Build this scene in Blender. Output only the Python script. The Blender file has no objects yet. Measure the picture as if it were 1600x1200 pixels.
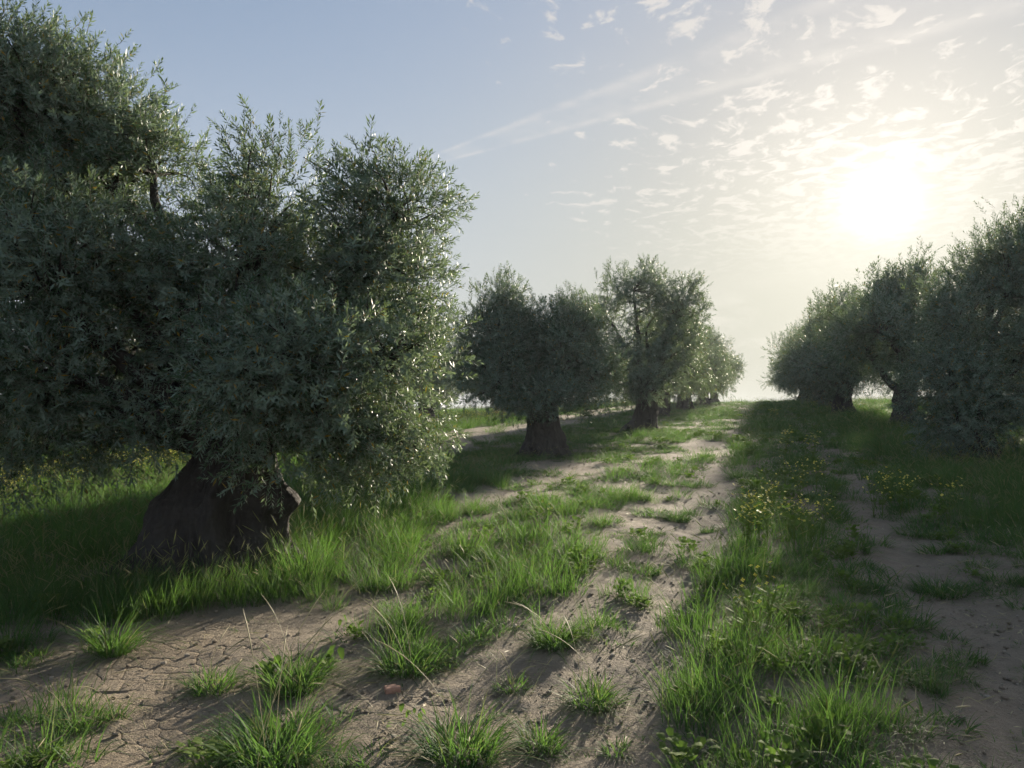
import bpy, math, random
import numpy as np
from math import radians, sin, cos, pi, atan2, sqrt

# ------------------------------------------------------------------ scene, camera, sky, sun
sc = bpy.context.scene
C = sc.collection
RES_F = 1200.0            # focal length of the photograph in its own pixels (1600 wide)
EYE = 1.55
PITCH = math.atan(50 / RES_F)
cam_d = bpy.data.cameras.new('camera')
cam_d.sensor_width = 36.0
cam_d.lens = 27.0
cam_d.clip_start = 0.05
cam_d.clip_end = 9000
cam = bpy.data.objects.new('camera', cam_d)
cam.location = (0, 0, EYE)
cam.rotation_euler = (pi / 2 + PITCH, 0, 0)
C.objects.link(cam)
sc.camera = cam

SUN_AZ = math.atan2(585, 1200)          # clockwise from +Y
SUN_EL = math.atan2(340, math.hypot(585, 1200))
SUN_V = (sin(SUN_AZ) * cos(SUN_EL), cos(SUN_AZ) * cos(SUN_EL), sin(SUN_EL))

world = bpy.data.worlds.new('World')
sc.world = world
world.use_nodes = True


class NT:
    """tiny helper to write node trees"""
    def __init__(self, tree):
        self.t = tree
        self.n = tree.nodes
        self.n.clear()

    def new(self, kind, **kw):
        nd = self.n.new(kind)
        ins = kw.pop('ins', {})
        for k, v in kw.items():
            setattr(nd, k, v)
        for k, v in ins.items():
            self.set(nd, k, v)
        return nd

    def set(self, nd, k, v):
        s = nd.inputs[k]
        if isinstance(v, bpy.types.NodeSocket):
            self.t.links.new(v, s)
        else:
            s.default_value = v

    def math(self, op, a, b=None, c=None, clamp=False):
        nd = self.n.new('ShaderNodeMath')
        nd.operation = op
        nd.use_clamp = clamp
        for i, v in enumerate((a, b, c)):
            if v is not None:
                self.set(nd, i, v)
        return nd.outputs[0]

    def vmath(self, op, a, b=None):
        nd = self.n.new('ShaderNodeVectorMath')
        nd.operation = op
        self.set(nd, 0, a)
        if b is not None:
            self.set(nd, 1, b)
        return nd.outputs['Value'] if op in ('DOT_PRODUCT', 'LENGTH', 'DISTANCE') else nd.outputs[0]

    def mix(self, f, a, b, blend='MIX'):
        nd = self.n.new('ShaderNodeMix')
        nd.data_type = 'RGBA'
        nd.blend_type = blend
        self.set(nd, 0, f)
        self.set(nd, 6, a)
        self.set(nd, 7, b)
        return nd.outputs[2]

    def smooth(self, x, a, b):
        nd = self.n.new('ShaderNodeMapRange')
        nd.interpolation_type = 'SMOOTHSTEP'
        self.set(nd, 0, x)
        self.set(nd, 1, a)
        self.set(nd, 2, b)
        return nd.outputs[0]

    def noise(self, vec, scale, detail=4, rough=0.55, dist=0.0):
        nd = self.n.new('ShaderNodeTexNoise')
        self.set(nd, 'Vector', vec)
        self.set(nd, 'Scale', scale)
        self.set(nd, 'Detail', detail)
        self.set(nd, 'Roughness', rough)
        self.set(nd, 'Distortion', dist)
        return nd.outputs[0]


def ray(px, py):
    a, b = (px - 800) / RES_F, (600 - py) / RES_F
    return np.array((a, cos(PITCH) - b * sin(PITCH), sin(PITCH) + b * cos(PITCH)))


def skyplane(px, py):
    d = ray(px, py)
    return d[0] / (d[2] / np.linalg.norm(d) + 0.0) / np.linalg.norm(d), d[1] / d[2]


def build_world():
    w = NT(world.node_tree)
    tc = w.new('ShaderNodeTexCoord')
    dirv = w.vmath('NORMALIZE', tc.outputs['Generated'])
    sky = w.new('ShaderNodeTexSky', sky_type='NISHITA', sun_disc=False, sun_elevation=SUN_EL, sun_rotation=SUN_AZ,
                altitude=100, air_density=1.0, dust_density=1.0, ozone_density=2.0)
    sep = w.new('ShaderNodeSeparateXYZ', ins={0: dirv})
    up = w.math('MAXIMUM', sep.outputs[2], 0.03)
    cx = w.math('DIVIDE', sep.outputs[0], up)
    cy = w.math('DIVIDE', sep.outputs[1], up)
    P = w.new('ShaderNodeCombineXYZ', ins={0: cx, 1: cy}).outputs[0]
    cosun = w.vmath('DOT_PRODUCT', dirv, SUN_V)
    # hazy aureole round the sun
    c1 = w.math('MAXIMUM', cosun, 0.0)
    g1 = w.math('MULTIPLY', w.math('POWER', c1, 2400.0), 4.0)
    g2 = w.math('MULTIPLY', w.math('POWER', c1, 90.0), 0.95)
    g3 = w.math('MULTIPLY', w.math('POWER', c1, 14.0), 0.22)
    glow = w.math('ADD', w.math('ADD', g1, g2), g3)
    hazecol = w.mix(w.math('POWER', c1, 30.0), (1.0, 0.92, 0.78, 1), (1.0, 0.96, 0.88, 1))
    glowc = w.vmath('SCALE', hazecol)
    w.set(glowc.node, 'Scale', glow)
    # the dusty air evens the bright aureole out
    sl = w.vmath('DOT_PRODUCT', sky.outputs[0], (0.3, 0.5, 0.2))
    even = w.vmath('SCALE', sky.outputs[0])
    w.set(even.node, 'Scale', w.math('DIVIDE', 1.0, w.math('ADD', 1.0, w.math('MULTIPLY', sl, SKY_EVEN))))
    grey = w.new('ShaderNodeHueSaturation', ins={'Saturation': 0.74, 'Color': even}).outputs[0]
    # pale dusty layer low over the land, creamier towards the sun
    dust = w.mix(w.math('POWER', c1, 5.0), (2.4, 2.48, 2.75, 1), (2.5, 2.46, 2.02, 1))
    grey = w.mix(w.math('MULTIPLY', w.smooth(sep.outputs[2], 0.52, 0.0), 0.88), grey, dust)
    grey = w.vmath('MULTIPLY', grey, (0.985, 1.0, 1.01))
    base = w.vmath('ADD', grey, glowc)
    # altocumulus field, thicker towards +X, thinning to the west
    warp = w.noise(P, 2.2, 3)
    Pw = w.vmath('ADD', P, w.new('ShaderNodeCombineXYZ', ins={0: w.math('MULTIPLY', warp, 0.35), 1: w.math('MULTIPLY', warp, 0.25)}).outputs[0])
    Pr = w.new('ShaderNodeMapping', ins={0: Pw, 'Rotation': (0, 0, radians(-28)), 'Scale': (1.15, 0.80, 1.0)}).outputs[0]
    n1 = w.noise(Pr, 9.5, 8, 0.62, 0.15)
    n2 = w.noise(Pw, 0.75, 2)
    field = w.smooth(w.math('SUBTRACT', w.math('MULTIPLY', cx, 1.0), w.math('MULTIPLY', cy, 0.10)), -0.75, 0.55)
    thr = w.math('SUBTRACT', 0.70, w.math('ADD', w.math('MULTIPLY', w.math('SUBTRACT', n2, 0.5), 0.40), w.math('MULTIPLY', field, 0.232)))
    cl = w.smooth(w.math('SUBTRACT', n1, thr), 0.0, 0.13)
    low = w.smooth(sep.outputs[2], 0.12, 0.36)
    cl = w.math('MULTIPLY', w.math('MULTIPLY', cl, low), 0.6)
    # soft far bank near the horizon
    Pb = w.new('ShaderNodeMapping', ins={0: dirv, 'Scale': (3.0, 3.0, 9.0)}).outputs[0]
    nb = w.noise(Pb, 2.6, 6, 0.6)
    bank = w.math('MULTIPLY', w.smooth(nb, 0.50, 0.66), w.math('MULTIPLY', w.smooth(sep.outputs[2], 0.02, 0.09), w.smooth(sep.outputs[2], 0.19, 0.12)))
    cl = w.math('MAXIMUM', cl, w.math('MULTIPLY', w.math('MULTIPLY', bank, 0.26), field))
    # contrail: opening band in the cloud plane
    ax, ay = skyplane(655, 258)
    bx, by = skyplane(1330, 40)
    L = math.hypot(bx - ax, by - ay)
    tx, ty = (bx - ax) / L, (by - ay) / L
    s = w.math('ADD', w.math('MULTIPLY', w.math('SUBTRACT', cx, ax), tx), w.math('MULTIPLY', w.math('SUBTRACT', cy, ay), ty))
    q = w.math('ADD', w.math('MULTIPLY', w.math('SUBTRACT', cx, ax), -ty), w.math('MULTIPLY', w.math('SUBTRACT', cy, ay), tx))
    wd = w.math('ADD', 0.035, w.math('MULTIPLY', w.math('MAXIMUM', s, 0.0), 0.085))
    qn = w.math('DIVIDE', w.math('ABSOLUTE', q), wd)
    band = w.math('MULTIPLY', w.smooth(qn, 1.25, 0.75), w.math('ADD', 0.45, w.smooth(qn, 0.35, 0.95)))
    nn = w.noise(P, 7.0, 5, 0.6)
    band = w.math('MULTIPLY', band, w.math('MULTIPLY', w.smooth(s, -0.03, 0.12), w.smooth(nn, 0.25, 0.65)))
    cl = w.math('MAXIMUM', cl, w.math('MULTIPLY', band, 0.24))
    bright = w.math('ADD', 1.0, 0.0)
    lum = w.vmath('DOT_PRODUCT', base, (0.3, 0.5, 0.2))
    ccol = w.vmath('SCALE', (1.0, 0.93, 0.84))
    w.set(ccol.node, 'Scale', w.math('ADD', w.math('MULTIPLY', lum, 1.15), 1.1))
    col = w.mix(cl, base, ccol)
    bg = w.new('ShaderNodeBackground', ins={0: col, 1: SKY_STRENGTH})
    w.new('ShaderNodeOutputWorld', ins={0: bg.outputs[0]})


SKY_STRENGTH = 0.102
SKY_EVEN = 0.36
build_world()
sun_d = bpy.data.lights.new('sun', 'SUN')
sun_d.energy = 5.0
sun_d.angle = radians(1.2)
sun_d.color = (1.0, 0.88, 0.70)
sun = bpy.data.objects.new('sun', sun_d)
C.objects.link(sun)
sun.rotation_euler = (pi / 2 - SUN_EL, 0, pi - SUN_AZ)
sun.location = (20, 40, 25)

vs = sc.view_settings
sc.display_settings.display_device = 'sRGB'
vs.view_transform = 'Standard'
vs.look = 'None'
vs.gamma = 1
vs.use_curve_mapping = False
vs.exposure = 1.42
cy = sc.cycles
cy.use_denoising = True
cy.use_adaptive_sampling = True
cy.adaptive_threshold = 0.03
cy.max_bounces = 6
cy.diffuse_bounces = 4
cy.glossy_bounces = 2
cy.transmission_bounces = 3
cy.transparent_max_bounces = 4
cy.volume_bounces = 0
cy.volume_step_rate = 4
cy.caustics_reflective = False
cy.caustics_refractive = False
cy.sample_clamp_indirect = 4

# ------------------------------------------------------------------ numeric helpers
def _hash(ix, iy, iz, seed):
    h = (ix.astype(np.int64) * 374761393 + iy.astype(np.int64) * 668265263 + iz.astype(np.int64) * 2147483647 + seed * 1274126177) & 0xffffffff
    h = ((h ^ (h >> 13)) * 1274126177) & 0xffffffff
    h = (h ^ (h >> 16)) & 0xffffff
    return h / float(0xffffff)


def vn3(x, y, z, seed=0):
    """value noise, 0..1"""
    x, y, z = np.broadcast_arrays(np.asarray(x, float), np.asarray(y, float), np.asarray(z, float))
    ix, iy, iz = np.floor(x).astype(int), np.floor(y).astype(int), np.floor(z).astype(int)
    fx, fy, fz = x - ix, y - iy, z - iz
    fx, fy, fz = fx * fx * (3 - 2 * fx), fy * fy * (3 - 2 * fy), fz * fz * (3 - 2 * fz)
    r = 0
    for a in (0, 1):
        for b in (0, 1):
            for c in (0, 1):
                wgt = (fx if a else 1 - fx) * (fy if b else 1 - fy) * (fz if c else 1 - fz)
                r = r + wgt * _hash(ix + a, iy + b, iz + c, seed)
    return r


def vn2(x, y, seed=0):
    return vn3(x, y, np.zeros_like(np.asarray(x, float)) + 0.37, seed)


def vnr(x, y, f, seed):
    """value noise without a visible grid direction: three turned layers"""
    r = 0
    for k, a in enumerate((0.5, 1.35, 2.3)):
        c, s_ = cos(a) * f, sin(a) * f
        r = r + vn2(x * c - y * s_, x * s_ + y * c, seed + 17 * k)
    return (r / 3 - .5) * 1.5 + .5


def sstep(x, a, b):
    t = np.clip((np.asarray(x, float) - a) / (b - a), 0, 1)
    return t * t * (3 - 2 * t)


ROW = math.atan2(390, 1200)             # direction of the tree rows, clockwise from +Y
RU, RV = sin(ROW), cos(ROW)


def uv(x, y):
    return x * RU + y * RV, x * RV - y * RU


def xy(u, v):
    return u * RU + v * RV, u * RV - v * RU


SLOPE = 0.0396


def terrain(x, y):
    """height of the land: rises along the rows to a crest, then falls away"""
    x, y = np.asarray(x, float), np.asarray(y, float)
    u, v = uv(x, y)
    k = 0.07 / 38.0
    d1 = np.clip(u - 57, 0, 38)
    z = SLOPE * np.minimum(u, 57) + SLOPE * d1 - 0.5 * k * d1 * d1
    z = z - 0.0304 * np.clip(u - 95, 0, 120)
    z = np.where(u < -15, SLOPE * -15 + (u + 15) * 0.005, z)
    z = z - 0.045 * np.clip(-v - 7, 0, 60) - 0.02 * np.clip(v - 8, 0, 60)
    far = np.clip(np.hypot(x, y) / 400.0, 0, 1)
    z = z * (1 - far) + 3.0 * far
    near = np.clip(1 - np.hypot(x, y) / 120.0, 0, 1)
    rut = -0.055 * np.exp(-((v + 0.70) / 0.34) ** 2) - 0.055 * np.exp(-((v - 1.25) / 0.30) ** 2)
    strip = 0.05 * np.exp(-((v - 0.30) / 0.40) ** 2)
    rough = (vnr(x, y, 0.45, 1) - 0.5) * 0.16 + (vnr(x, y, 1.7, 2) - 0.5) * 0.06 + (vnr(x, y, 5.5, 3) - 0.5) * 0.02
    return z + near * (rut + strip + rough)


def at(px, py):
    """the ground point that the photograph shows at a pixel"""
    d = ray(px, py)
    lo = None
    t = 1.0
    while t < 200:
        p = d * t
        if EYE + p[2] < float(terrain(p[0], p[1])):
            break
        lo = t
        t *= 1.02
    a, b = lo or 0.5, t
    for _ in range(24):
        m = (a + b) / 2
        p = d * m
        if EYE + p[2] < float(terrain(p[0], p[1])):
            b = m
        else:
            a = m
    p = d * b
    return np.array((p[0], p[1], float(terrain(p[0], p[1]))))


def P3(px, py, depth):
    """world point at a pixel and a distance along +Y"""
    d = ray(px, py)
    d = d * (depth / d[1])
    return np.array((d[0], d[1], d[2] + EYE))


# ------------------------------------------------------------------ mesh helpers
def build_mesh(name, verts, faces_list, mats, mat_idx=None, attrs=None, smooth=True):
    """faces_list: list of (k,n) int arrays; mat_idx: matching list of ints"""
    me = bpy.data.meshes.new(name)
    verts = np.asarray(verts, np.float32)
    me.vertices.add(len(verts))
    me.vertices.foreach_set('co', verts.ravel())
    loops = np.concatenate([f.ravel() for f in faces_list]).astype(np.int32)
    sizes = np.concatenate([np.full(len(f), f.shape[1]) for f in faces_list]).astype(np.int32)
    starts = np.concatenate(([0], np.cumsum(sizes)[:-1])).astype(np.int32)
    me.loops.add(len(loops))
    me.loops.foreach_set('vertex_index', loops)
    me.polygons.add(len(sizes))
    me.polygons.foreach_set('loop_start', starts)
    if mat_idx is not None:
        mi = np.concatenate([np.full(len(f), m) for f, m in zip(faces_list, mat_idx)]).astype(np.int32)
        me.polygons.foreach_set('material_index', mi)
    me.polygons.foreach_set('use_smooth', np.full(len(sizes), smooth, bool))
    for m in mats:
        me.materials.append(m)
    for k, v in (attrs or {}).items():
        a = me.attributes.new(k, 'FLOAT', 'POINT')
        a.data.foreach_set('value', np.asarray(v, np.float32))
    me.update(calc_edges=True)
    return me


def obj(name, me, parent=None, loc=None, rz=0.0):
    o = bpy.data.objects.new(name, me)
    C.objects.link(o)
    if parent is not None:
        o.parent = parent
    if loc is not None:
        o.location = loc
    if rz:
        o.rotation_euler = (0, 0, rz)
    return o


def tag(o, label=None, category=None, group=None, kind=None):
    for k, v in (('label', label), ('category', category), ('group', group), ('kind', kind)):
        if v:
            o[k] = v
    return o


def frames(d, rng):
    """rotation matrices (k,3,3) whose third column is d, with a random roll"""
    d = d / np.linalg.norm(d, axis=1, keepdims=True)
    ref = np.where(np.abs(d[:, 2:3]) > 0.9, np.array([[1.0, 0, 0]]), np.array([[0, 0, 1.0]]))
    a = np.cross(ref, d)
    a /= np.linalg.norm(a, axis=1, keepdims=True)
    b = np.cross(d, a)
    ang = rng.uniform(0, 2 * pi, len(d))[:, None]
    a2 = a * np.cos(ang) + b * np.sin(ang)
    b2 = np.cross(d, a2)
    return np.stack((a2, b2, d), axis=2)


def tube(pts, radii, sides=8, noise=0.0, seed=0, freq=6.0):
    """verts, quads of a tube along pts (closed tip by tapering)"""
    pts = np.asarray(pts, float)
    n = len(pts)
    tan = np.gradient(pts, axis=0)
    tan /= np.linalg.norm(tan, axis=1, keepdims=True) + 1e-9
    ref = np.array((0.31, 0.95, 0.07))
    vs_, fs = [], []
    a = np.cross(tan, ref)
    a /= np.linalg.norm(a, axis=1, keepdims=True) + 1e-9
    b = np.cross(tan, a)
    th = np.linspace(0, 2 * pi, sides, endpoint=False)
    ring = a[:, None, :] * np.cos(th)[None, :, None] + b[:, None, :] * np.sin(th)[None, :, None]
    v = pts[:, None, :] + ring * np.asarray(radii)[:, None, None]
    if noise:
        nz = vn3(v[..., 0] * freq, v[..., 1] * freq, v[..., 2] * freq * 0.5, seed) - 0.5
        v = v + ring * (nz * noise * np.asarray(radii)[:, None])[..., None]
    idx = np.arange(n * sides).reshape(n, sides)
    q = np.stack((idx[:-1], np.roll(idx, -1, 1)[:-1], np.roll(idx, -1, 1)[1:], idx[1:]), axis=-1).reshape(-1, 4)
    return v.reshape(-1, 3), q


def bez(p0, p1, p2, n):
    t = np.linspace(0, 1, n)[:, None]
    return (1 - t) ** 2 * p0 + 2 * t * (1 - t) * p1 + t * t * p2


# ------------------------------------------------------------------ materials
def material(name):
    m = bpy.data.materials.new(name)
    m.use_nodes = True
    return m, NT(m.node_tree)


def leaf_material(name, top, under, spot, transl=0.32, rough=0.45):
    m, t = material(name)
    var = t.new('ShaderNodeAttribute', attribute_name='var').outputs['Fac']
    geo = t.new('ShaderNodeNewGeometry')
    colt = t.mix(var, tuple(c * 0.72 for c in top[:3]) + (1,), tuple(c * 1.30 for c in top[:3]) + (1,))
    colt = t.mix(t.smooth(var, 0.975, 0.99), colt, spot)
    colu = t.mix(t.smooth(var, 0.975, 0.99), under, spot)
    col = t.mix(geo.outputs['Backfacing'], colt, colu)
    p = t.new('ShaderNodeBsdfPrincipled', ins={'Base Color': col, 'Roughness': rough, 'Specular IOR Level': 0.22})
    trc = t.mix(0.6, col, (0.20, 0.26, 0.06, 1))
    tr = t.new('ShaderNodeBsdfTranslucent', ins={0: trc})
    mx = t.new('ShaderNodeMixShader', ins={0: transl, 1: p.outputs[0], 2: tr.outputs[0]})
    t.new('ShaderNodeOutputMaterial', ins={0: mx.outputs[0]})
    return m


def bark_material():
    m, t = material('olive_bark')
    tc = t.new('ShaderNodeTexCoord').outputs['Object']
    st = t.new('ShaderNodeMapping', ins={0: tc, 'Scale': (1, 1, 0.35)}).outputs[0]
    n1 = t.noise(st, 9.0, 8, 0.65, 0.6)
    n2 = t.noise(tc, 2.3, 3)
    vo = t.new('ShaderNodeTexVoronoi', feature='DISTANCE_TO_EDGE', ins={'Vector': t.vmath('ADD', st, t.vmath('SCALE', t.new('ShaderNodeTexNoise', ins={'Vector': tc, 'Scale': 7.0}).outputs[1])), 'Scale': 11.0})
    for nd in t.n:
        if nd.type == 'VECT_MATH' and nd.operation == 'SCALE':
            nd.inputs['Scale'].default_value = 0.12
    col = t.mix(n1, (0.012, 0.011, 0.010, 1), (0.085, 0.076, 0.067, 1))
    col = t.mix(t.smooth(n2, 0.45, 0.75), col, (0.060, 0.057, 0.050, 1))
    hgt = t.math('ADD', t.math('MULTIPLY', t.smooth(vo.outputs[0], 0.0, 0.25), 0.18), n1)
    bp = t.new('ShaderNodeBump', ins={'Strength': 1.0, 'Distance': 0.06, 'Height': hgt})
    p = t.new('ShaderNodeBsdfPrincipled', ins={'Base Color': col, 'Roughness': 0.85, 'Specular IOR Level': 0.2, 'Normal': bp.outputs[0]})
    t.new('ShaderNodeOutputMaterial', ins={0: p.outputs[0]})
    return m


def plain_material(name, c0, c1, scale=20, rough=0.8, bump=0.3, spec=0.3):
    m, t = material(name)
    tc = t.new('ShaderNodeTexCoord').outputs['Object']
    n = t.noise(tc, scale, 6, 0.6)
    bp = t.new('ShaderNodeBump', ins={'Strength': bump, 'Distance': 0.01, 'Height': n})
    p = t.new('ShaderNodeBsdfPrincipled', ins={'Base Color': t.mix(n, c0, c1), 'Roughness': rough, 'Specular IOR Level': spec, 'Normal': bp.outputs[0]})
    t.new('ShaderNodeOutputMaterial', ins={0: p.outputs[0]})
    return m


def grass_material(name, dark, light, dry, transl=0.5, dryness=0.90, rough=0.6):
    m, t = material(name)
    var = t.new('ShaderNodeAttribute', attribute_name='var').outputs['Fac']
    along = t.new('ShaderNodeAttribute', attribute_name='along').outputs['Fac']
    rnd = t.new('ShaderNodeObjectInfo').outputs['Random']
    pos = t.new('ShaderNodeNewGeometry').outputs['Position']
    patch = t.noise(pos, 0.7, 2)
    f = t.math('ADD', t.math('MULTIPLY', var, 0.65), t.math('ADD', t.math('MULTIPLY', rnd, 0.25), t.math('MULTIPLY', t.math('SUBTRACT', patch, 0.5), 1.1)), clamp=True)
    col = t.mix(f, dark, light)
    isdry = t.smooth(var, dryness, min(1.0, dryness + 0.03))
    tip = t.math('MULTIPLY', t.smooth(along, 0.75, 1.0), 0.45)
    col = t.mix(t.math('MAXIMUM', isdry, tip), col, dry)
    p = t.new('ShaderNodeBsdfPrincipled', ins={'Base Color': col, 'Roughness': rough, 'Specular IOR Level': 0.18})
    trc = t.mix(0.6, col, (0.14, 0.27, 0.035, 1))
    tr = t.new('ShaderNodeBsdfTranslucent', ins={0: trc})
    mx = t.new('ShaderNodeMixShader', ins={0: transl, 1: p.outputs[0], 2: tr.outputs[0]})
    t.new('ShaderNodeOutputMaterial', ins={0: mx.outputs[0]})
    return m


def soil_material():
    m, t = material('dry_soil')
    pos = t.new('ShaderNodeNewGeometry').outputs['Position']
    n1 = t.noise(pos, 0.8, 5, 0.6)
    n2 = t.noise(pos, 9.0, 8, 0.68)
    n3 = t.noise(pos, 60.0, 5, 0.65)
    col = t.mix(n2, (0.150, 0.123, 0.090, 1), (0.325, 0.275, 0.210, 1))
    col = t.mix(t.smooth(n1, 0.42, 0.70), col, t.mix(n2, (0.165, 0.130, 0.092, 1), (0.340, 0.278, 0.205, 1)))
    col = t.mix(t.math('MULTIPLY', t.smooth(n3, 0.56, 0.72), 0.5), col, (0.13, 0.10, 0.072, 1))
    vo = t.new('ShaderNodeTexVoronoi', feature='DISTANCE_TO_EDGE', ins={'Vector': t.vmath('ADD', pos, t.vmath('MULTIPLY', t.new('ShaderNodeTexNoise', ins={'Vector': pos, 'Scale': 5.0}).outputs[1], (0.12, 0.12, 0.12))), 'Scale': 9.0})
    crack = t.smooth(vo.outputs[0], 0.0, 0.02)
    h = t.math('ADD', t.math('ADD', t.math('MULTIPLY', n2, 1.0), t.math('MULTIPLY', n3, 0.6)), t.math('MULTIPLY', crack, 0.06))
    bp = t.new('ShaderNodeBump', ins={'Strength': 1.0, 'Distance': 0.035, 'Height': h})
    p = t.new('ShaderNodeBsdfPrincipled', ins={'Base Color': col, 'Roughness': 0.88, 'Specular IOR Level': 0.25, 'Normal': bp.outputs[0]})
    t.new('ShaderNodeOutputMaterial', ins={0: p.outputs[0]})
    return m


M_LEAF = leaf_material('olive_leaf', (0.060, 0.120, 0.082), (0.155, 0.226, 0.188, 1), (0.26, 0.17, 0.03, 1))
M_BARK = bark_material()
M_TWIG = plain_material('olive_twig', (0.09, 0.085, 0.06, 1), (0.17, 0.16, 0.12, 1), 30)
M_SOIL = soil_material()
M_GRASS = grass_material('green_grass', (0.032, 0.100, 0.038, 1), (0.090, 0.170, 0.044, 1), (0.28, 0.25, 0.12, 1))
M_TALL = grass_material('tall_grass', (0.036, 0.100, 0.036, 1), (0.085, 0.160, 0.042, 1), (0.26, 0.24, 0.12, 1), dryness=0.91)
M_WEED = grass_material('weed_leaf', (0.040, 0.105, 0.016, 1), (0.090, 0.175, 0.030, 1), (0.12, 0.18, 0.04, 1), transl=0.4, dryness=1.1, rough=0.8)
M_STRAW = grass_material('dry_straw', (0.30, 0.25, 0.15, 1), (0.45, 0.38, 0.24, 1), (0.42, 0.36, 0.22, 1), transl=0.25, dryness=1.1, rough=0.5)
M_PETAL = plain_material('yellow_petal', (0.78, 0.66, 0.08, 1), (0.84, 0.76, 0.16, 1), 40, 0.6, 0.05)
M_STONE = plain_material('pale_stone', (0.22, 0.19, 0.15, 1), (0.40, 0.36, 0.30, 1), 25, 0.85, 0.6)
M_BRICK = plain_material('pink_brick', (0.36, 0.19, 0.13, 1), (0.50, 0.31, 0.23, 1), 35, 0.9, 0.6)

# ------------------------------------------------------------------ ground
def axis(lo, hi, step, far, g1=1.03, lim=110.0, g2=1.25):
    core = list(np.arange(lo, hi + 1e-6, step))
    def grow(start, sgn):
        out, p, s = [], start, step
        while abs(p - start) < far:
            s *= g1 if abs(p - start) < lim else g2
            p += sgn * s
            out.append(p)
        return out
    return np.array(grow(lo, -1)[::-1] + core + grow(hi, 1))


def inpoly(x, y, poly):
    x, y = np.asarray(x, float), np.asarray(y, float)
    r = np.zeros(x.shape, bool)
    n = len(poly)
    for i in range(n):
        x1, y1 = poly[i][:2]
        x2, y2 = poly[(i + 1) % n][:2]
        c = ((y1 > y) != (y2 > y)) & (x < (x2 - x1) * (y - y1) / (y2 - y1 + 1e-12) + x1)
        r ^= c
    return r


# cracked mud: cell seeds in the bare shaded foreground
rng = np.random.default_rng(11)
MUD = [[at(*p) for p in poly] for poly in (
    [(35, 1000), (150, 990), (330, 965), (425, 962), (400, 1010), (310, 1040), (265, 1075), (60, 1070)],
    [(195, 1140), (260, 1085), (320, 1085), (300, 1150), (240, 1190), (120, 1190)],
    [(500, 1075), (560, 1055), (640, 1065), (700, 1085), (640, 1105), (560, 1110)])]
seeds = []
for poly in MUD:
    pa = np.array(poly)
    x0, x1, y0, y1 = pa[:, 0].min(), pa[:, 0].max(), pa[:, 1].min(), pa[:, 1].max()
    mine = []
    for _ in range(2600):
        q = np.array((rng.uniform(x0, x1), rng.uniform(y0, y1)))
        dmin = 0.052 + 0.075 * float(vnr(q[0], q[1], 3.0, 15))
        if inpoly(q[0], q[1], poly) and all(np.hypot(*(q - m)) > dmin for m in mine):
            mine.append(q)
    seeds += mine
seeds = np.array(seeds)
if len(seeds) > 295:
    seeds = seeds[np.argsort(seeds[:, 1])[:295]]


def mud_mask(x, y):
    r = np.zeros(x.shape)
    sel = (x > seeds[:, 0].min() - .3) & (x < seeds[:, 0].max() + .3) & (y > seeds[:, 1].min() - .3) & (y < seeds[:, 1].max() + .3)
    xs, ys = x[sel], y[sel]
    d = np.full(xs.shape, 9.0)
    for q in seeds:
        d = np.minimum(d, np.hypot(xs - q[0], ys - q[1]))
    r[sel] = 1 - sstep(d, 0.055, 0.10)
    return r


def build_ground():
    ax = axis(-4.4, 4.4, 0.036, 640)
    ay = axis(2.2, 8.2, 0.036, 640)
    X, Y = np.meshgrid(ax, ay)
    Z = terrain(X, Y)
    nearm = np.clip(1 - (np.hypot(X, Y) - 8) / 6, 0, 1)
    Z = Z + nearm * ((vnr(X, Y, 9, 5) - 0.5) * 0.026 + (vnr(X, Y, 17, 6) - 0.5) * 0.018)
    mm = mud_mask(X, Y)
    Z = terrain(X, Y) + (Z - terrain(X, Y)) * (1 - mm) - 0.012 * mm
    ny, nx = X.shape
    idx = np.arange(nx * ny).reshape(ny, nx)
    q = np.stack((idx[:-1, :-1], idx[:-1, 1:], idx[1:, 1:], idx[1:, :-1]), -1).reshape(-1, 4)
    me = build_mesh('ground', np.stack((X, Y, Z), -1).reshape(-1, 3), [q], [M_SOIL])
    return tag(obj('ground', me), 'bare dry soil with wheel tracks running up the olive grove', 'soil', kind='structure')


ground = build_ground()


def clip(poly, nx_, ny_, c):
    out = []
    for i in range(len(poly)):
        a, b = poly[i], poly[(i + 1) % len(poly)]
        da, db = a[0] * nx_ + a[1] * ny_ - c, b[0] * nx_ + b[1] * ny_ - c
        if da <= 0:
            out.append(a)
        if da * db < 0:
            t = da / (da - db)
            out.append((a[0] + (b[0] - a[0]) * t, a[1] + (b[1] - a[1]) * t))
    return out


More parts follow.
